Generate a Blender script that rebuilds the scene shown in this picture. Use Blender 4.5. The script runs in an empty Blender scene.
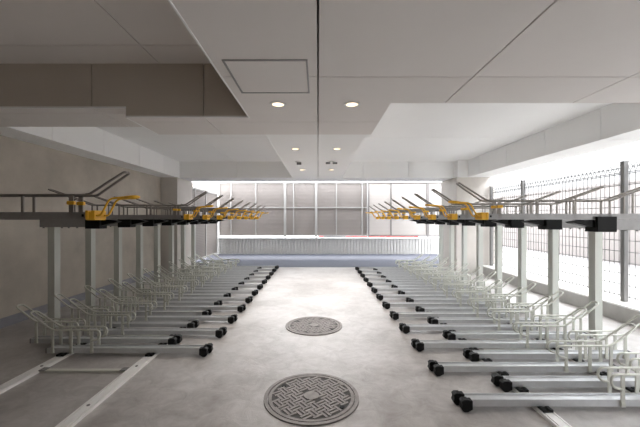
import bpy, bmesh, math, random
from mathutils import Vector, Matrix
random.seed(7)
S = bpy.context.scene
COL = S.collection

# ------------------------------------------------------------------ materials
def mat(name, color, rough=0.5, metal=0.0, noise=None, bump=0.0, spec=None):
    m = bpy.data.materials.new(name); m.use_nodes = True
    nt = m.node_tree; b = nt.nodes['Principled BSDF']
    b.inputs['Base Color'].default_value = (*color, 1)
    b.inputs['Roughness'].default_value = rough
    b.inputs['Metallic'].default_value = metal
    if spec is not None: b.inputs['Specular IOR Level'].default_value = spec
    if noise:
        sc, lo, hi = noise
        tc = nt.nodes.new('ShaderNodeTexCoord')
        n1 = nt.nodes.new('ShaderNodeTexNoise'); n1.inputs['Scale'].default_value = sc
        n1.inputs['Detail'].default_value = 8; n1.inputs['Roughness'].default_value = .62
        nt.links.new(tc.outputs['Object'], n1.inputs['Vector'])
        r = nt.nodes.new('ShaderNodeValToRGB')
        r.color_ramp.elements[0].position = .33; r.color_ramp.elements[1].position = .68
        r.color_ramp.elements[0].color = (*[c*lo for c in color], 1)
        r.color_ramp.elements[1].color = (*[min(1, c*hi) for c in color], 1)
        nt.links.new(n1.outputs['Fac'], r.inputs['Fac'])
        nt.links.new(r.outputs['Color'], b.inputs['Base Color'])
        if bump:
            bp = nt.nodes.new('ShaderNodeBump'); bp.inputs['Strength'].default_value = bump
            bp.inputs['Distance'].default_value = .01
            nt.links.new(n1.outputs['Fac'], bp.inputs['Height'])
            nt.links.new(bp.outputs['Normal'], b.inputs['Normal'])
    return m

def emit(name, color, strength):
    m = bpy.data.materials.new(name); m.use_nodes = True
    nt = m.node_tree; nt.nodes.clear()
    e = nt.nodes.new('ShaderNodeEmission'); e.inputs['Color'].default_value = (*color, 1)
    e.inputs['Strength'].default_value = strength
    o = nt.nodes.new('ShaderNodeOutputMaterial'); nt.links.new(e.outputs[0], o.inputs[0])
    return m

def floor_material():
    m = mat('screed', (.5, .48, .47), .42)
    nt = m.node_tree; b = nt.nodes['Principled BSDF']; L = nt.links
    tc = nt.nodes.new('ShaderNodeTexCoord')
    def noise(scale, detail, rough, dist=0):
        n = nt.nodes.new('ShaderNodeTexNoise'); n.inputs['Scale'].default_value = scale
        n.inputs['Detail'].default_value = detail; n.inputs['Roughness'].default_value = rough
        n.inputs['Distortion'].default_value = dist
        L.new(tc.outputs['Object'], n.inputs['Vector']); return n
    a = noise(.9, 8, .6, .4); c = noise(7, 10, .7, .8)
    mx = nt.nodes.new('ShaderNodeMix'); mx.data_type = 'FLOAT'; mx.inputs[0].default_value = .4
    L.new(a.outputs['Fac'], mx.inputs[2]); L.new(c.outputs['Fac'], mx.inputs[3])
    r = nt.nodes.new('ShaderNodeValToRGB')
    r.color_ramp.elements[0].position = .38; r.color_ramp.elements[0].color = (.27, .247, .232, 1)
    r.color_ramp.elements[1].position = .60; r.color_ramp.elements[1].color = (.50, .48, .466, 1)
    L.new(mx.outputs[0], r.inputs['Fac']); L.new(r.outputs['Color'], b.inputs['Base Color'])
    rr = nt.nodes.new('ShaderNodeMapRange'); rr.inputs['To Min'].default_value = .2; rr.inputs['To Max'].default_value = .48
    L.new(c.outputs['Fac'], rr.inputs['Value']); L.new(rr.outputs[0], b.inputs['Roughness'])
    bp = nt.nodes.new('ShaderNodeBump'); bp.inputs['Strength'].default_value = .32; bp.inputs['Distance'].default_value = .012
    L.new(c.outputs['Fac'], bp.inputs['Height']); L.new(bp.outputs['Normal'], b.inputs['Normal'])
    return m

def screen_material(name, color, trans):
    """translucent ribbed cladding: daylight from behind glows through it"""
    m = mat(name, color, .55); nt = m.node_tree; L = nt.links
    b = nt.nodes['Principled BSDF']; out = nt.nodes['Material Output']
    t = nt.nodes.new('ShaderNodeBsdfTranslucent'); t.inputs['Color'].default_value = (*color, 1)
    mx = nt.nodes.new('ShaderNodeMixShader'); mx.inputs[0].default_value = trans
    L.new(b.outputs[0], mx.inputs[1]); L.new(t.outputs[0], mx.inputs[2]); L.new(mx.outputs[0], out.inputs['Surface'])
    tc = nt.nodes.new('ShaderNodeTexCoord'); w = nt.nodes.new('ShaderNodeTexWave')
    w.bands_direction = 'Z'; w.inputs['Scale'].default_value = 6
    bp = nt.nodes.new('ShaderNodeBump'); bp.inputs['Strength'].default_value = .35; bp.inputs['Distance'].default_value = .01
    L.new(tc.outputs['Object'], w.inputs['Vector']); L.new(w.outputs['Fac'], bp.inputs['Height'])
    L.new(bp.outputs['Normal'], b.inputs['Normal'])
    return m

M = dict(
    ceil=mat('grey_ceiling_board', (.80, .765, .74), .7, noise=(1.2, .98, 1.02)),
    ceilw=mat('white_ceiling_paint', (.92, .92, .915), .7, noise=(1.2, .99, 1.01)),
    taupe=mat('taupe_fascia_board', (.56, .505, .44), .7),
    slot=mat('joint_shadow_gap', (.12, .115, .11), .9),
    wall=mat('rendered_concrete', (.50, .455, .395), .8, noise=(1.7, .85, 1.13), bump=.15),
    wallw=mat('column_render', (.56, .525, .485), .8, noise=(2.5, .94, 1.05), bump=.1),
    base=mat('skirting_paint', (.30, .30, .33), .6, noise=(6, .9, 1.1)),
    floor=floor_material(),
    blue=mat('blue_paving', (.060, .066, .088), .8, noise=(30, .8, 1.2), bump=.3),
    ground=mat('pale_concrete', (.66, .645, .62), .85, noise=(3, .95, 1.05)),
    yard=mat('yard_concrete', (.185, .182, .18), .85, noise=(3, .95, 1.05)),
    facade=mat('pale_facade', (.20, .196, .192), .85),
    curb=mat('curb_concrete', (.50, .49, .47), .8, noise=(8, .92, 1.06), bump=.2),
    block=mat('ribbed_block', (.56, .55, .53), .85, noise=(40, .7, 1.25), bump=.5),
    white=mat('white_metal', (.78, .78, .77), .45),
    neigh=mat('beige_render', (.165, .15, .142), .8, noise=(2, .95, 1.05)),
    tray=mat('galvanised_steel', (.56, .57, .58), .34, .4, noise=(14, .93, 1.06)),
    uptray=mat('grey_tray_steel', (.31, .305, .30), .42, .4, noise=(14, .93, 1.06)),
    wire=mat('cream_coated_wire', (.60, .605, .545), .4, .2),
    dwire=mat('zinc_wire', (.29, .27, .245), .4, .4),
    post=mat('cream_post_paint', (.52, .535, .49), .45),
    rail=mat('aluminium_rail', (.80, .79, .77), .4, .1),
    black=mat('black_plastic', (.006, .006, .006), .5, spec=.2),
    yellow=mat('yellow_paint', (.95, .53, .035), .42),
    iron=mat('cast_iron', (.22, .20, .19), .55, .25, noise=(20, .8, 1.2)),
    ironlow=mat('cast_iron_grooves', (.05, .046, .043), .7, .1),
    fence=mat('grey_fence_paint', (.19, .186, .182), .5),
    fwire=mat('fence_wire', (.03, .03, .03), .6),
    scrA=screen_material('beige_screen', (.27, .245, .23), .27),
    scrB=screen_material('white_screen', (.47, .445, .425), .30),
    frame=mat('screen_frame', (.38, .37, .36), .5),
    dframe=mat('dark_screen_post', (.16, .15, .145), .5),
    red=mat('red_car_paint', (.30, .05, .045), .25),
    grey=mat('dark_car_paint', (.05, .05, .055), .25),
    glass=mat('car_glass', (.02, .025, .03), .08),
    tyre=mat('tyre_rubber', (.02, .02, .02), .8),
    lampred=mat('tail_lamp', (.6, .02, .02), .2),
    chrome=mat('trim_aluminium', (.75, .74, .72), .35, .5),
    lamp=emit('warm_led_glow', (1, .74, .46), .42),
)

# ------------------------------------------------------------------ mesh helpers
def box(bm, x0, x1, y0, y1, z0, z1, bev=0):
    if x0 > x1: x0, x1 = x1, x0
    if y0 > y1: y0, y1 = y1, y0
    if z0 > z1: z0, z1 = z1, z0
    t = bmesh.new()
    bmesh.ops.create_cube(t, size=1)
    for v in t.verts:
        v.co = Vector(((x0+x1)/2 + v.co.x*(x1-x0), (y0+y1)/2 + v.co.y*(y1-y0), (z0+z1)/2 + v.co.z*(z1-z0)))
    if bev:
        bmesh.ops.bevel(t, geom=list(t.edges), offset=bev, segments=2, affect='EDGES', profile=.6)
    merge(bm, t)

def merge(bm, t, mtx=None):
    if mtx is not None: t.transform(mtx)
    vm = {}
    for v in t.verts: vm[v] = bm.verts.new(v.co)
    for f in t.faces:
        nf = bm.faces.new([vm[v] for v in f.verts]); nf.smooth = f.smooth; nf.material_index = f.material_index
    t.free()

def prism(bm, pts, y0, y1):
    """pts: outline in x,z; extruded from y0 to y1"""
    a = [bm.verts.new((x, y0, z)) for x, z in pts]; b = [bm.verts.new((x, y1, z)) for x, z in pts]
    bm.faces.new(a); bm.faces.new(b[::-1]); n = len(pts)
    for i in range(n):
        bm.faces.new((a[i], b[i], b[(i+1) % n], a[(i+1) % n]))

def prism_x(bm, pts, x0, x1):
    """pts: outline in y,z; extruded from x0 to x1"""
    a = [bm.verts.new((x0, y, z)) for y, z in pts]; b = [bm.verts.new((x1, y, z)) for y, z in pts]
    bm.faces.new(a); bm.faces.new(b[::-1]); n = len(pts)
    for i in range(n):
        bm.faces.new((a[i], b[i], b[(i+1) % n], a[(i+1) % n]))

def disc(bm, x, y, z0, z1, r, n=48, r_in=0.0):
    if r_in <= 0:
        a = [bm.verts.new((x+r*math.cos(2*math.pi*i/n), y+r*math.sin(2*math.pi*i/n), z0)) for i in range(n)]
        b = [bm.verts.new((v.co.x, v.co.y, z1)) for v in a]
        bm.faces.new(a[::-1]); bm.faces.new(b)
        for i in range(n): bm.faces.new((a[i], a[(i+1) % n], b[(i+1) % n], b[i]))
    else:
        R = []
        for rr, zz in ((r, z0), (r, z1), (r_in, z1), (r_in, z0)):
            R.append([bm.verts.new((x+rr*math.cos(2*math.pi*i/n), y+rr*math.sin(2*math.pi*i/n), zz)) for i in range(n)])
        for k in range(4):
            A, B = R[k], R[(k+1) % 4]
            for i in range(n): bm.faces.new((A[i], A[(i+1) % n], B[(i+1) % n], B[i]))

def fillet(pts, r, seg=4):
    pts = [Vector(p) for p in pts]; out = [pts[0]]
    for i in range(1, len(pts)-1):
        p, a, b = pts[i], pts[i-1], pts[i+1]
        u = (a-p); v = (b-p); rr = min(r, u.length*.49, v.length*.49)
        s = p + u.normalized()*rr; e = p + v.normalized()*rr
        for k in range(seg+1):
            t = k/seg
            out.append(s*(1-t)**2 + p*2*t*(1-t) + e*t**2)
    out.append(pts[-1]); return out

def tube(bm, pts, r, n=8):
    pts = [Vector(p) for p in pts]; rings = []; up = None
    for i, p in enumerate(pts):
        d = (pts[min(i+1, len(pts)-1)] - pts[max(i-1, 0)])
        if d.length < 1e-9: continue
        d.normalize()
        if up is None:
            up = Vector((0, 0, 1)) if abs(d.z) < .9 else Vector((0, 1, 0))
        up = (up - d*up.dot(d))
        if up.length < 1e-6: up = d.orthogonal()
        up.normalize(); w = d.cross(up)
        rings.append([bm.verts.new(p + (up*math.cos(2*math.pi*k/n) + w*math.sin(2*math.pi*k/n))*r) for k in range(n)])
    for A, B in zip(rings, rings[1:]):
        for k in range(n):
            f = bm.faces.new((A[k], A[(k+1) % n], B[(k+1) % n], B[k])); f.smooth = True
    bm.faces.new(rings[0][::-1]); bm.faces.new(rings[-1])

def obj(name, bm, material, parent=None, label=None):
    bmesh.ops.recalc_face_normals(bm, faces=bm.faces)
    me = bpy.data.meshes.new(name); bm.to_mesh(me); bm.free()
    for mm in (material if isinstance(material, (list, tuple)) else [material]): me.materials.append(mm)
    o = bpy.data.objects.new(name, me); COL.objects.link(o)
    if parent: o.parent = parent
    if label: o['label'] = label
    return o

def tag(o, label, cat, group=None):
    o['label'] = label; o['category'] = cat
    if group: o['group'] = group
    return o

def thing(name, loc, label, cat, group=None):
    o = bpy.data.objects.new(name, None); COL.objects.link(o); o.location = loc
    o.empty_display_size = .1
    return tag(o, label, cat, group)

def struct(name, boxes, material, label=None):
    bm = bmesh.new()
    for b in boxes: box(bm, *b)
    o = obj(name, bm, material); o['kind'] = 'structure'
    if label: o['label'] = label
    return o

def dup(root, loc, label, group=None):
    r = root.copy(); COL.objects.link(r); r.location = loc; r['label'] = label
    if group: r['group'] = group
    for ch in list(root.children):
        c = ch.copy(); COL.objects.link(c); c.parent = r
        for g in list(ch.children):
            d = g.copy(); COL.objects.link(d); d.parent = c
    return r

ORD = ['nearest', 'second nearest', 'third nearest', 'fourth nearest', 'fifth nearest', 'sixth nearest', 'seventh nearest',
       'eighth nearest', 'ninth nearest', 'tenth nearest', 'eleventh nearest', 'twelfth nearest', 'thirteenth nearest']
def nth(i, n): return 'farthest' if i == n-1 else ORD[i]

# ------------------------------------------------------------------ room shell
YB = -3.2                      # wall behind the viewer
ZL, ZS, ZT, ZR = 2.217, 2.30, 2.70, 2.76   # low ceiling, stepped-up soffit, recess ceiling, panel top
XW, XF = -3.78, 4.12
YE = 8.75
G = .005
def panels(bl, x0, x1, y0, y1, z0, z1, xs=(), ys=()):
    X = [x0] + sorted(x for x in xs if x0 < x < x1) + [x1]; Y = [y0] + sorted(y for y in ys if y0 < y < y1) + [y1]
    for i in range(len(X)-1):
        for j in range(len(Y)-1):
            bl.append((X[i] + (G if i else 0), X[i+1] - (G if i < len(X)-2 else 0),
                       Y[j] + (G if j else 0), Y[j+1] - (G if j < len(Y)-2 else 0), z0, z1))

XL, XR = -.622, .577
struct('floor', [(XW, 3.86, YB, YE, -.12, 0)], M['floor'])
cb = []
panels(cb, XW, XL, YB, 2.97, ZT, ZR, xs=(-1.43, -2.9), ys=(.8, 2.64))
struct('ceiling', cb, M['ceil'])
cb = []
panels(cb, XW, XL, 2.97, YE, ZT, ZR, ys=(5.65,), xs=(-2.03,))
panels(cb, XR, XF, YB, YE, ZT, ZR, ys=(5.65,))
panels(cb, XL, XR, YB, YE, ZT, ZR)
o = struct('ceiling_far', cb, M['ceilw'], 'white ceiling of the raised recesses over the racks')
struct('roof_slab', [(XW-.2, XF+.15, YB-.2, YE, ZR, ZR+.25)], M['slot'])
lo = []
panels(lo, XL, XR, YB, 3.56, ZL, ZT, xs=(0,), ys=(-.8, 1.0, 2.118, 3.10))
panels(lo, XR, XF, YB, 2.595, ZL, ZT, xs=(1.0, 2.01, 3.02), ys=(-.8, 2.118))
panels(lo, -1.73, XL, 2.97, 3.56, ZL, ZT, ys=(3.10,), xs=(-1.03,))
panels(lo, XW, -1.73, 2.97, 3.56, ZS, ZT, xs=(-2.04, -3.1), ys=(3.10,))
struct('trim_1', lo, M['ceil'], 'lower ceiling panels over the aisle and near end')
up = []
panels(up, XW, -3.38, 3.56, 8.0, ZS, ZT, ys=(4.17, 5.18, 6.2, 7.2))
panels(up, XL, XR, 3.56, 8.0, ZS, ZT, xs=(0,))
panels(up, 3.57, XF, 2.595, 8.0, ZS, ZT, ys=(4.14, 5.16, 6.21, 7.25))
panels(up, XW, XF, 8.0, YE, ZS, ZT, xs=(-2.9, -1.96, 1.1, 2.2))
up.append((3.32, 3.57, 7.80, 8.0, ZS, ZT))
struct('trim_2', up, M['ceilw'], 'stepped soffits and boxed beams around the ceiling recesses')
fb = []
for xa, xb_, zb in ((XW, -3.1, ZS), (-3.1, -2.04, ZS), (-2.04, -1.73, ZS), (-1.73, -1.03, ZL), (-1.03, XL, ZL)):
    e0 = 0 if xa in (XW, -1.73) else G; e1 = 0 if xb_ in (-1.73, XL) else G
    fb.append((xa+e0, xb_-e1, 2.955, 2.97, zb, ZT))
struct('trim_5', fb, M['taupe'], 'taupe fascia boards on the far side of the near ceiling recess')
# thin lining strip along the edges of the low ceiling (edge bead)
bd = [(XL-.006, XL+.004, YB, 2.97, ZL-.004, ZL+.012), (-1.736, -1.726, 2.97, 3.56, ZL-.004, ZL+.012),
      (-1.73, XL, 2.949, 2.957, ZL-.004, ZL+.012), (XL-.006, XL+.004, 3.56, 8.0, ZS-.004, ZS+.012),
      (XW, -1.73, 2.949, 2.957, ZS-.004, ZS+.012)]
struct('trim_3', bd, M['ceilw'], 'pale edge beads on the ceiling steps')

struct('wall_left', [(XW-.2, XW, YB, 8.86, -.12, ZT)], M['wall'])
struct('wall_back', [(XW-.2, XF+.2, YB-.2, YB, -.12, ZT)], M['wallw'])
struct('wall_right', [(XF, XF+.2, YB, -1.6, -.12, ZT)], M['wallw'])
struct('baseboard_left', [(XW, XW+.014, YB, 7.88, 0, .115)], M['base'])
struct('column_left', [(XW, -3.38, 7.88, 8.83, 0, ZS)], M['wallw'], 'rendered column at the far left')
struct('column_right', [(3.32, 4.25, 7.86, 8.83, 0, ZS)], M['wallw'], 'rendered column at the far right')
struct('curb_right', [(3.86, 4.28, -1.6, 7.86, -.12, .20), (3.84, 3.86, -1.6, 7.86, 0, .19)], M['curb'], 'low concrete curb under the mesh fence')
# outside
struct('sky_block_slab', [(-6.5, XF+.15, YE, 11.3, 2.95, 3.15)], M['ceil'], 'unseen slab added over the path to block sky light')  # added above the view to keep sky light off the far path
struct('path', [(-5.75, 4.4, YE, 12.2, -.12, -.005)], M['blue'], 'blue-grey paved path beyond the parking bay')
struct('kerb_strip', [(XW, 4.25, YE-.0, YE+.06, -.12, .002)], M['curb'])
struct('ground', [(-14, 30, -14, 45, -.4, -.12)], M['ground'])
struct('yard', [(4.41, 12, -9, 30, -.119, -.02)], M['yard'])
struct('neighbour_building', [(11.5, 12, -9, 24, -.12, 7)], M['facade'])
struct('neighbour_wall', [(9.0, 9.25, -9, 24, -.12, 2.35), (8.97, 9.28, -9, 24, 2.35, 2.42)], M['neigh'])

# ------------------------------------------------------------------ ceiling fittings
def downlight(name, loc, label):
    t = thing(name, loc, label, 'ceiling light', 'recessed downlights along the aisle ceiling')
    b = bmesh.new(); disc(b, 0, 0, -.006, 0, .066, 40, .047); obj('trim_ring', b, M['white'], t)
    b = bmesh.new(); disc(b, 0, 0, -.004, -.001, .047, 40); obj('lens', b, M['lamp'], t, 'glowing warm lens')
    return t
LAMP_W = (6, 18, 26)
d0 = downlight('downlight', (-.319, 2.616, ZL), 'round downlight left of the seam, nearest pair, beside the access hatch')
dup(d0, (.271, 2.616, ZL), 'round glowing downlight right of the seam in the nearest pair')
dup(d0, (-.322, 4.666, ZS), 'round glowing downlight left of the seam in the middle pair')
dup(d0, (.270, 4.666, ZS), 'round glowing downlight right of the seam in the middle pair')
dup(d0, (-.318, 6.65, ZS), 'round glowing downlight left of the seam in the farthest pair')
dup(d0, (.270, 6.65, ZS), 'round glowing downlight right of the seam in the farthest pair')

t = thing('access_hatch', (-.307, 2.132, ZL), 'square ceiling access hatch with thin metal frame left of the seam', 'hatch')
b = bmesh.new(); h = .247; w = .011
for q in ((-h, h, -h, -h+w), (-h, h, h-w, h), (-h, -h+w, -h+w, h-w), (h-w, h, -h+w, h-w)): box(b, *q, -.006, 0)
obj('frame', b, M['uptray'], t, 'thin grey metal frame')
b = bmesh.new(); box(b, -h+w+.004, h-w-.004, -h+w+.004, h-w-.004, -.004, 0); obj('panel', b, M['ceil'], t)
b = bmesh.new(); disc(b, 0, -h+.03, -.006, -.004, .009, 16); obj('latch', b, M['chrome'], t)

t = thing('spot_detector', (-.347, 5.68, ZS), 'small grey ceiling detector left of the seam', 'detector')
b = bmesh.new(); disc(b, 0, 0, -.02, 0, .05, 24); obj('base', b, M['white'], t)
b = bmesh.new(); box(b, -.02, .06, -.03, .03, -.06, -.02, .008); obj('head', b, M['fence'], t, 'dark grey head')
t = thing('ceiling_sensor', (.235, 5.70, ZS+.001), 'small ceiling sensor with two angled heads right of the seam', 'sensor')
b = bmesh.new(); disc(b, 0, 0, -.02, 0, .05, 24); obj('base', b, M['white'], t)
for sx in (-1, 1):
    b = bmesh.new(); box(b, sx*.02, sx*.10, -.025, .025, -.045, -.018, .008); obj('head', b, M['fence'], t, 'grey head')

for n_, (lx, ly, lz) in enumerate([(-.319, 2.616, ZL), (.271, 2.616, ZL), (-.322, 4.666, ZS), (.270, 4.666, ZS), (-.318, 6.65, ZS), (.270, 6.65, ZS)]):
    ld = bpy.data.lights.new('downlight_lamp', 'SPOT'); ld.energy = LAMP_W[n_//2]; ld.spot_size = math.radians(125); ld.spot_blend = 1
    ld.color = (1, .96, .92); ld.shadow_soft_size = .045
    lo_ = bpy.data.objects.new('downlight_lamp', ld); COL.objects.link(lo_); lo_.location = (lx, ly, lz-.02)
# ------------------------------------------------------------------ manholes
def manhole(loc, label, rot, R=.345):
    t = thing('manhole_cover', loc, label, 'manhole cover', 'manhole covers in the aisle')
    t.rotation_euler.z = rot
    b = bmesh.new(); disc(b, 0, 0, 0, .010, R, 64, R-.026); obj('rim', b, M['iron'], t)
    b = bmesh.new(); disc(b, 0, 0, 0, .005, R-.029, 64); lid = obj('lid', b, M['ironlow'], t)
    b = bmesh.new(); disc(b, 0, 0, .005, .010, R-.033, 64, R-.056)
    c = .060; Rp = R-.06
    n = 7
    for i in range(-n, n+1):
        for j in range(-n, n+1):
            cx, cy = i*c, j*c
            horiz = (i+j) % 2 == 0
            for k in (-1, 1):
                o = k*c/4
                bx, by = (cx, cy+o) if horiz else (cx+o, cy)
                hl, hw = c*.56, c*.15
                x0, x1, y0, y1 = (bx-hl, bx+hl, by-hw, by+hw) if horiz else (bx-hw, bx+hw, by-hl, by+hl)
                if max(math.hypot(x, y) for x in (x0, x1) for y in (y0, y1)) > Rp+.012: continue
                if math.hypot(bx, by) < .072: continue
                if min(math.hypot(bx-kx, by-ky) for kx, ky in ((-.08, .245), (.08, -.245))) < .035: continue
                box(b, x0, x1, y0, y1, .005, .0095)
    obj('weave_tread', b, M['iron'], t)
    b = bmesh.new(); disc(b, 0, 0, .005, .0115, .056, 40); obj('boss', b, M['iron'], t, 'smooth round centre boss')
    for kx, ky in ((-.08, .245), (.08, -.245)):
        b = bmesh.new(); disc(b, kx, ky, .005, .0098, .017, 20); obj('key_hole', b, M['black'], t, 'black key hole')
    return t
manhole((-.048, 2.40, 0), 'round cast iron manhole cover with woven tread, nearest in the aisle', math.radians(38))
manhole((-.050, 4.00, 0), 'round cast iron manhole cover farther down the aisle between the racks', math.radians(38))

# ------------------------------------------------------------------ floor tracks
def floor_track(side, xs, y0, y1, crosses, label):
    t = thing('floor_track', (side*xs[0], y0, 0), label, 'track')
    for x in xs:
        b = bmesh.new(); xx = side*(x-xs[0]); L = y1-y0
        prism(b, [(xx-.045, 0), (xx+.045, 0), (xx+.045, .022), (xx+.034, .022), (xx+.034, .014), (xx+.026, .014), (xx+.026, .022),
                  (xx-.026, .022), (xx-.026, .014), (xx-.034, .014), (xx-.034, .022), (xx-.045, .022)], 0, L)
        rl = obj('rail', b, M['rail'], t)
        b = bmesh.new()
        for k in range(int(L/.6)):
            disc(b, xx, .3+k*.6, .022, .026, .011, 10)
        o = obj('bolt', b, M['fence'], rl)
    for cy in crosses:
        b = bmesh.new(); box(b, side*.046, side*(xs[1]-xs[0]-.046), cy-y0-.02, cy-y0+.02, 0, .020, .003)
        cr = obj('crossbar', b, M['wire'], t)
        for ex in (.046, xs[1]-xs[0]-.046):
            b = bmesh.new(); sg = 1 if ex < .2 else -1
            box(b, side*ex, side*(ex+sg*.05), cy-y0-.03, cy-y0+.03, .020, .026); obj('end_bracket', b, M['fence'], cr)
    return t
floor_track(-1, (1.575, 2.40), .75, 8.7, (1.7, 2.79, 4.0, 5.2, 6.4, 7.6), 'pair of silver floor rails with crossbar under the left rack')
floor_track(1, (1.52, 2.34), .75, 8.7, (1.6, 3.2, 4.4, 5.6, 6.8, 8.0), 'pair of silver floor rails under the right rack')

# ------------------------------------------------------------------ lower sliding trays
HW = .042
def lower_tray(side, length, rails, reach):
    """origin at the aisle tip on the floor; s*x grows away from the aisle"""
    s = side
    t = thing('floor_bike_tray', (0, 0, 0), '', 'bicycle rack tray')
    b = bmesh.new()
    prof = [(-HW, .031), (HW, .031), (HW, .078), (HW-.006, .078), (HW-.008, .066),
            (-HW+.008, .066), (-HW+.006, .078), (-HW, .078)]
    prism_x(b, prof, s*.03, s*length); obj('channel', b, M['tray'], t)
    for q in (-1, 1):
        b = bmesh.new(); y = q*HW
        xo = .006 if q < 0 else -.012
        prism(b, [(s*(px+xo), pz) for px, pz in ((-.030, .030), (-.018, .012), (.012, .004), (.030, .014), (.046, .022), (.046, .080), (.026, .080), (.020, .086), (-.012, .086), (-.028, .074), (-.022, .052))], y-.023, y+.023)
        tube(b, [(s*(-.004+xo), y-.027, .028), (s*(-.004+xo), y+.027, .028)], .022, 14)
        obj('end_cap', b, M['black'], t, 'black end cap')
    b = bmesh.new(); box(b, s*.012, s*.03, -.018, .018, .031, .05); obj('stop', b, M['chrome'], t)
    b = bmesh.new(); box(b, s*(length), s*(length+.012), -HW-.003, HW+.003, .029, .080, .003); obj('end_plate', b, M['uptray'], t)
    for r in rails:
        b = bmesh.new(); box(b, s*(r-.034), s*(r+.034), -.10, .04, .0225, .031, .002); box(b, s*(r-.034), s*(r-.010), -.10, -.05, .031, .040, .002); box(b, s*(r+.010), s*(r+.034), -.10, -.05, .031, .040, .002); obj('roller_carriage', b, M['black'], t, 'black roller carriage')
    # wheel guide: two rails of wire joined by a hairpin at the raised outer end
    Y = .052; xa, xn, xb, xt, zt, zr = reach
    side_path = lambda q: [(s*(xa), q*Y, .150), (s*(xn+.02), q*Y, .165), (s*xn, q*Y, .21), (s*(xn+.02), q*Y, .25), (s*xb, q*Y, zr), (s*xt, q*Y*.8, zt)]
    p = side_path(-1) + side_path(1)[::-1]
    b = bmesh.new(); tube(b, fillet(p, .05, 5), .0088, 8)
    g = obj('wheel_guide', b, M['wire'], t)
    for x in (xa, (xa+xb)/2+.01, xb):
        for q in (-1, 1):
            b = bmesh.new(); box(b, s*(x-.013), s*(x+.013), q*(Y-.006), q*(Y+.003), .034, .25, .002)
            box(b, s*(x-.014), s*(x+.014), q*(HW+.000), q*(Y+.006), .034, .062)
            obj('leg', b, M['wire'], t)
    return t

def run(side, tip, ys, length, reach, rails, rowname, group):
    pr = lower_tray(side, length, [r-tip for r in rails], reach)
    sd = 'right' if side > 0 else 'left'
    n = len(ys)
    for i, y in enumerate(ys):
        lab = f'{nth(i, n)} silver floor tray with black tips, {sd} rack, row {rowname}'
        if i == 0:
            pr.location = (side*tip, y, 0); pr['label'] = lab; pr['group'] = group
        else: dup(pr, (side*tip, y, 0), lab, group)
A = (1.07, .985, 1.44, 1.67, .41, .25)
run(1, .985, [2.262+.503*k for k in range(13)], 1.50, A, (1.52, 2.34), 'reaching deeper into the aisle', 'right rack floor trays')
run(1, 1.40, [2.515+.503*k for k in range(12)], 1.48, (1.02, .94, 1.38, 1.59, .41, .25), (1.52, 2.34), 'set back from aisle', 'right rack floor trays')
run(-1, 1.065, [3.145+.489*k for k in range(12)], 1.50, A, (1.575, 2.40), 'reaching deeper into the aisle', 'left rack floor trays')
run(-1, 1.47, [3.39+.489*k for k in range(11)], 1.46, (1.05, .97, 1.40, 1.62, .41, .25), (1.575, 2.40), 'set back from aisle', 'left rack floor trays')

# ------------------------------------------------------------------ posts and upper trays
def rack_post(side):
    s = side
    t = thing('rack_post', (0, 0, 0), '', 'post')
    b = bmesh.new(); box(b, -.075, .06 if s > 0 else .075, -.06, .06, 0, .010, .002); obj('base_plate', b, M['post'], t)
    b = bmesh.new()   # open C-section column, mouth outward
    box(b, -.04, .04, -.045, -.039, .010, 1.203); box(b, -.04, .04, .039, .045, .010, 1.203)
    box(b, -s*.04, -s*.034, -.039, .039, .010, 1.203)
    for q in (-1, 1): box(b, s*.034, s*.04, q*.039, q*.022, .010, 1.203)
    obj('column', b, M['post'], t)
    b = bmesh.new()
    box(b, s*-.427, s*.13, -.055, .055, 1.203, 1.293, .004)
    cov = obj('head_cover', b, M['uptray'], t, 'grey cover under the tray')
    b = bmesh.new(); bi = -.60
    pts = [(bi, -.002), (bi, -.070), (bi-.05, -.060), (bi-.17, -.034), (bi-.19, -.022), (bi-.09, -.002)]
    prism(b, [(s*x, 1.295+z) for x, z in pts], -.05, .05)
    box(b, s*bi, s*-.43, -.085, .058, 1.185, 1.293, .004); box(b, s*bi, s*-.43, -.085, -.056, 1.286, 1.322, .003)
    obj('slide_housing', b, M['black'], t, 'black wedge-shaped housing')
    for x in (.10, -.12, -.20, -.30):
        b = bmesh.new(); disc(b, s*x, -.03, 1.190, 1.2035, .010, 10); obj('bolt', b, M['fence'], cov)
    return t

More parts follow.
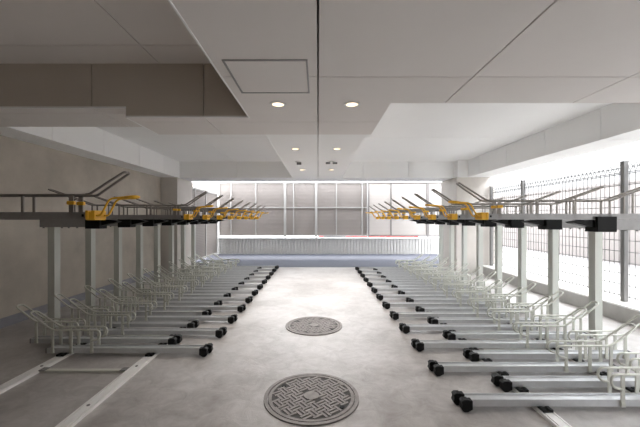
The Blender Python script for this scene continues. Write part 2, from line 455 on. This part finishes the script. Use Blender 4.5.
def upper_tray(side, outer):
    s = side; r = .0085
    t = thing('raised_bike_tray', (0, 0, 0), '', 'bicycle rack tray')
    b = bmesh.new()
    W = .05; z0, z1 = 1.295, 1.348
    prof = [(-W, z0), (W, z0), (W, z1), (W-.014, z1), (W-.014, z1-.006), (W-.005, z1-.006), (W-.005, z0+.006),
            (-W+.005, z0+.006), (-W+.005, z1-.006), (-W+.014, z1-.006), (-W+.014, z1), (-W, z1)]
    prism_x(b, prof, s*.03, s*outer); obj('channel', b, M['uptray'], t)
    b = bmesh.new(); box(b, s*-.035, s*.03, -W-.008, W+.008, z0-.003, z0+.055, .006)
    box(b, s*-.035, s*-.012, -W-.012, W+.012, z0+.005, z0+.064, .004); box(b, s*.010, s*.03, -W-.012, W+.012, z0+.005, z0+.064, .004)
    obj('bracket', b, M['yellow'], t, 'yellow end bracket')
    b = bmesh.new(); Y = .042
    side_path = lambda q: [(s*-.02, q*Y, z0+.03), (s*-.065, q*Y, z0+.028), (s*-.125, q*Y, 1.442), (s*-.29, q*Y*.9, 1.455)]
    tube(b, fillet(side_path(-1)+side_path(1)[::-1], .035, 5), .0072, 8)
    hd = obj('handle', b, M['yellow'], t, 'yellow pull handle')
    b = bmesh.new(); tube(b, fillet([(s*-.23, -Y*.93, 1.45), (s*-.293, -Y*.9, 1.456), (s*-.293, Y*.9, 1.456), (s*-.23, Y*.93, 1.45)], .03, 5), .0098, 8)
    obj('grip', b, M['yellow'], hd)
    b = bmesh.new(); Y = .046; zr = 1.465
    ob = 1.13; ot = 1.66
    p1 = [(s*-.22, -Y*.7, 1.625), (s*.02, -Y, zr), (s*ob, -Y, zr), (s*ot, -Y*.7, 1.655)]
    p2 = [(x, -y, z) for x, y, z in p1[::-1]]
    mid = (s*-.22, 0, 1.625)
    tube(b, fillet([mid]+p1+p2+[mid], .028, 4), r, 8)
    obj('wheel_guide', b, M['dwire'], t)
    for i, x in enumerate((.135, .47, .80, 1.12)):
        for q in (-1, 1):
            w = .016 if i == 0 else .009
            b = bmesh.new(); box(b, s*(x-w), s*(x+w), q*(Y-.005), q*(Y+.004), z1-.04, zr, .002)
            lg = obj('leg', b, M['dwire'], t)
            if i == 0:
                b = bmesh.new(); box(b, s*(x-.026), s*(x+.026), q*(Y-.012), q*(Y+.012), 1.398, 1.424, .006)
                obj('clamp', b, M['yellow'], lg, 'yellow clamp')
    for x in (1.33,):
        for q in (-1, 1):
            b = bmesh.new(); box(b, s*(x-.008), s*(x+.008), q*(Y*.88-.004), q*(Y*.88+.004), z1-.04, 1.532, .002); obj('leg', b, M['dwire'], t)
    b = bmesh.new(); box(b, s*.045, s*.058, -W-.006, -W, z0+.02, z0+.038); obj('stopper', b, M['black'], t, 'black stopper')
    return t

def upper_run(side, xb, xp, ys, group):
    sd = 'right' if side > 0 else 'left'; n = len(ys)
    tr = upper_tray(side, 1.66); po = rack_post(side)
    for i, y in enumerate(ys):
        lab = f'{nth(i, n)} raised grey bicycle tray with yellow handle, {sd} rack'
        plab = f'cream upright post carrying the {nth(i, n)} raised tray of the {sd} rack'
        if i == 0:
            tr.location = (side*xb, y, 0); tr['label'] = lab; tr['group'] = f'raised trays of the {sd} rack'
            po.location = (side*xp, y, 0); po['label'] = plab; po['group'] = f'upright posts of the {sd} rack'
        else:
            dup(tr, (side*xb, y, 0), lab, f'raised trays of the {sd} rack')
            dup(po, (side*xp, y, 0), plab, f'upright posts of the {sd} rack')
upper_run(1, 1.49, 3.07, [2.98+.65*k for k in range(9)], 'right')
upper_run(-1, 1.56, 3.17, [2.30]+[3.94+.63*k for k in range(8)], 'left')

# ------------------------------------------------------------------ mesh fence on the right
def mesh_fence():
    XM = 4.10
    t = thing('mesh_fence', (XM, 0, .2), 'grey wire mesh fence with curled top standing on the right curb', 'fence')
    posts = [7.76, 6.56, 4.39, 2.22, .05, -1.54]
    zt = 1.83
    for y in posts:
        b = bmesh.new(); box(b, -.03, .03, y-.03, y+.03, 0, zt+.03, .004)
        pst = obj('post', b, M['fence'], t)
        b = bmesh.new(); box(b, -.034, .034, y-.034, y+.034, zt+.03, zt+.042, .003); obj('post_cap', b, M['fence'], pst)
    for ya, yb in zip(posts[1:], posts):
        b = bmesh.new(); r = .0045; n = int((yb-ya-.06)/.075)
        for k in range(n+1):
            y = ya+.04+(yb-ya-.08)*k/n
            tube(b, [(.035, y, .04), (.035, y, zt-.10), (.075, y, zt-.03), (.045, y, zt+.01), (.015, y, zt-.03), (.035, y, zt-.075)], r, 4)
        for z in [.06+.15*i for i in range(12)]+[zt-.1, zt-.03]:
            x = .035 if z < zt-.05 else .075
            tube(b, [(x+.004, ya+.02, z), (x+.004, yb-.02, z)], r*1.1, 4)
        obj('mesh_panel', b, M['fwire'], t)
    return t
mesh_fence()

# ------------------------------------------------------------------ far end: low ribbed wall, screens, side gate, cars
b = bmesh.new()
pts = []
x = -5.7
n = 0
pitch = .115
outline = [(-5.7, 12.40), (-5.7, 12.22)]
while x < 5.2:
    outline += [(x+.012, 12.195), (x+pitch*.72, 12.195), (x+pitch*.82, 12.222), (x+pitch, 12.222)]
    x += pitch
outline += [(x, 12.40)]
a1 = [b.verts.new((px, py, -.12)) for px, py in outline]; a2 = [b.verts.new((px, py, .56)) for px, py in outline]
b.faces.new(a1); b.faces.new(a2[::-1])
for i in range(len(a1)):
    j = (i+1) % len(a1); b.faces.new((a1[i], a1[j], a2[j], a2[i]))
o = obj('wall_far', b, M['block']); o['kind'] = 'structure'; o['label'] = 'low ribbed block wall beyond the path'
struct('trim_4', [(-5.75, 5.35, 12.17, 12.43, .56, .605)], M['white'], 'white coping on the low ribbed wall')

YS = 12.32
def screen(x0, x1, mids, mtl, fm, label, rail=True, z0=.68, z1=2.66):
    t = thing('screen_panel', ((x0+x1)/2, YS, .605), label, 'screen', 'screens above the low wall')
    c = (x0+x1)/2; zz = .605
    b = bmesh.new(); box(b, x0-c+.03, x1-c-.03, .018, .026, z0-zz+.02, z1-zz); obj('sheet', b, mtl, t)
    for x, w in [(x0+.022, .022), (x1-.022, .022)]:
        b = bmesh.new(); box(b, x-c-w, x-c+w, -.03, .015, 0, z1-zz+.03); obj('frame_post', b, fm, t)
    for x in mids:
        b = bmesh.new(); box(b, x-c-.02, x-c+.02, -.02, .015, z0-zz, z1-zz); obj('mullion', b, fm, t)
    for z in ([z0, z1] + ([1.73] if rail else [])):
        b = bmesh.new(); box(b, x0-c+.044, x1-c-.044, -.024, .014, z-zz-.02, z-zz+.02); obj('frame_rail', b, fm, t)
    return t
screen(-5.7, -3.74, (), M['scrA'], M['frame'], 'beige translucent screen behind the side fence, left of the others')
screen(-3.74, -1.24, (-3.27, -2.34), M['scrA'], M['frame'], 'beige translucent screen at the far left above the low ribbed wall')
screen(-1.24, -.07, (-.92,), M['scrA'], M['frame'], 'narrow beige translucent screen left of the picture centre, above low wall')
screen(-.07, 1.88, (.69, 1.66), M['scrA'], M['frame'], 'beige translucent screen right of the picture centre, above low wall')
screen(1.88, 4.12, (2.74,), M['scrB'], M['dframe'], 'paler screen with dark posts left of the right column, above low wall', rail=False)
screen(4.12, 5.3, (), M['scrB'], M['dframe'], 'pale screen beyond the right column above the low wall', rail=False)

t = thing('side_gate', (-3.74, 10.5, -.005), 'beige framed side fence between the left column and the low ribbed wall', 'fence')
for y in (8.92, 9.95, 10.9, 12.1):
    b = bmesh.new(); box(b, -.03, .03, y-10.5-.03, y-10.5+.03, 0, 2.28); obj('post', b, M['frame'], t)
for ya, yb in ((8.95, 9.92), (9.98, 10.87), (10.93, 12.07)):
    b = bmesh.new(); box(b, -.008, .008, ya-10.5, yb-10.5, .06, 2.24); pn = obj('sheet', b, M['scrA'], t)
    for z in (.06, 1.24, 2.22):
        b = bmesh.new(); box(b, .008, .028, ya-10.5, yb-10.5, z-.022, z+.022); obj('frame_rail', b, M['frame'], pn)

def car(x, y, paint, label):
    t = thing('parked_car', (x, y, -.12), label, 'car', 'cars parked beyond the low wall')
    b = bmesh.new()
    pts = [(-.0, .28), (-.03, .75), (.10, .95), (.45, 1.50), (1.9, 1.52), (2.45, 1.0), (3.3, .88), (3.38, .3)]
    vs = []
    for xx, q in ((-.74, 0), (.74, 1)):
        vs.append([b.verts.new((xx*(.82 if z > 1.2 else 1), yy, z)) for yy, z in pts])
    b.faces.new(vs[0]); b.faces.new(vs[1][::-1])
    for i in range(len(pts)):
        j = (i+1) % len(pts); b.faces.new((vs[0][i], vs[0][j], vs[1][j], vs[1][i]))
    bmesh.ops.bevel(b, geom=list(b.edges), offset=.05, segments=2, affect='EDGES')
    obj('body', b, paint, t)
    b = bmesh.new()
    v = [b.verts.new(c) for c in ((-.6, .13, .98), (.6, .13, .98), (.5, .40, 1.42), (-.5, .40, 1.42))]
    w = [b.verts.new(c.co + Vector((0, -.03, .02))) for c in v]
    b.faces.new(v); b.faces.new(w[::-1])
    for i in range(4): b.faces.new((v[i], v[(i+1) % 4], w[(i+1) % 4], w[i]))
    obj('rear_window', b, M['glass'], t)
    for q in (-1, 1):
        b = bmesh.new(); box(b, q*.52, q*.70, -.045, .03, .62, .80, .015); obj('tail_lamp', b, M['lampred'], t)
        for yy in (.6, 2.8):
            b = bmesh.new(); tube(b, [(q*.60, yy, .28), (q*.75, yy, .28)], .28, 24); obj('wheel', b, M['tyre'], t)
    b = bmesh.new(); box(b, -.70, .70, -.08, .02, .28, .48, .03); obj('bumper', b, paint, t)
    return t
car(2.25, 14.6, M['red'], 'red car in the gap under the pale screen, left of its sister')
car(3.75, 14.6, M['red'], 'red car in the gap under the pale screen, nearer the right column')
car(.75, 14.8, M['grey'], 'dark car glimpsed in the gap above the low wall near centre')

# ------------------------------------------------------------------ camera, light
cam = bpy.data.cameras.new('camera'); co = bpy.data.objects.new('camera', cam); COL.objects.link(co)
co.location = (0, 0, 1.3); co.rotation_euler = (math.radians(90), 0, 0)
cam.sensor_width = 36; cam.lens = 36*328/640; cam.shift_x = 2/640; cam.shift_y = 5.5/640; cam.clip_start = .02
S.camera = co

w = bpy.data.worlds.new('overcast'); S.world = w; w.use_nodes = True
bg = w.node_tree.nodes['Background']; bg.inputs['Color'].default_value = (.93, .96, 1, 1); bg.inputs['Strength'].default_value = 2.1

sun = bpy.data.lights.new('sun', 'SUN'); sun.energy = 1.5; sun.angle = math.radians(12); sun.color = (1, .96, .9)
so = bpy.data.objects.new('sun', sun); COL.objects.link(so)
so.rotation_euler = Vector((-.15, -.25, -1)).to_track_quat('-Z', 'Y').to_euler()

S.view_settings.view_transform = 'Standard'; S.view_settings.look = 'None'
S.view_settings.gamma = 1; S.view_settings.use_curve_mapping = False
S.view_settings.exposure = 2.58
S.cycles.max_bounces = 10; S.cycles.diffuse_bounces = 8
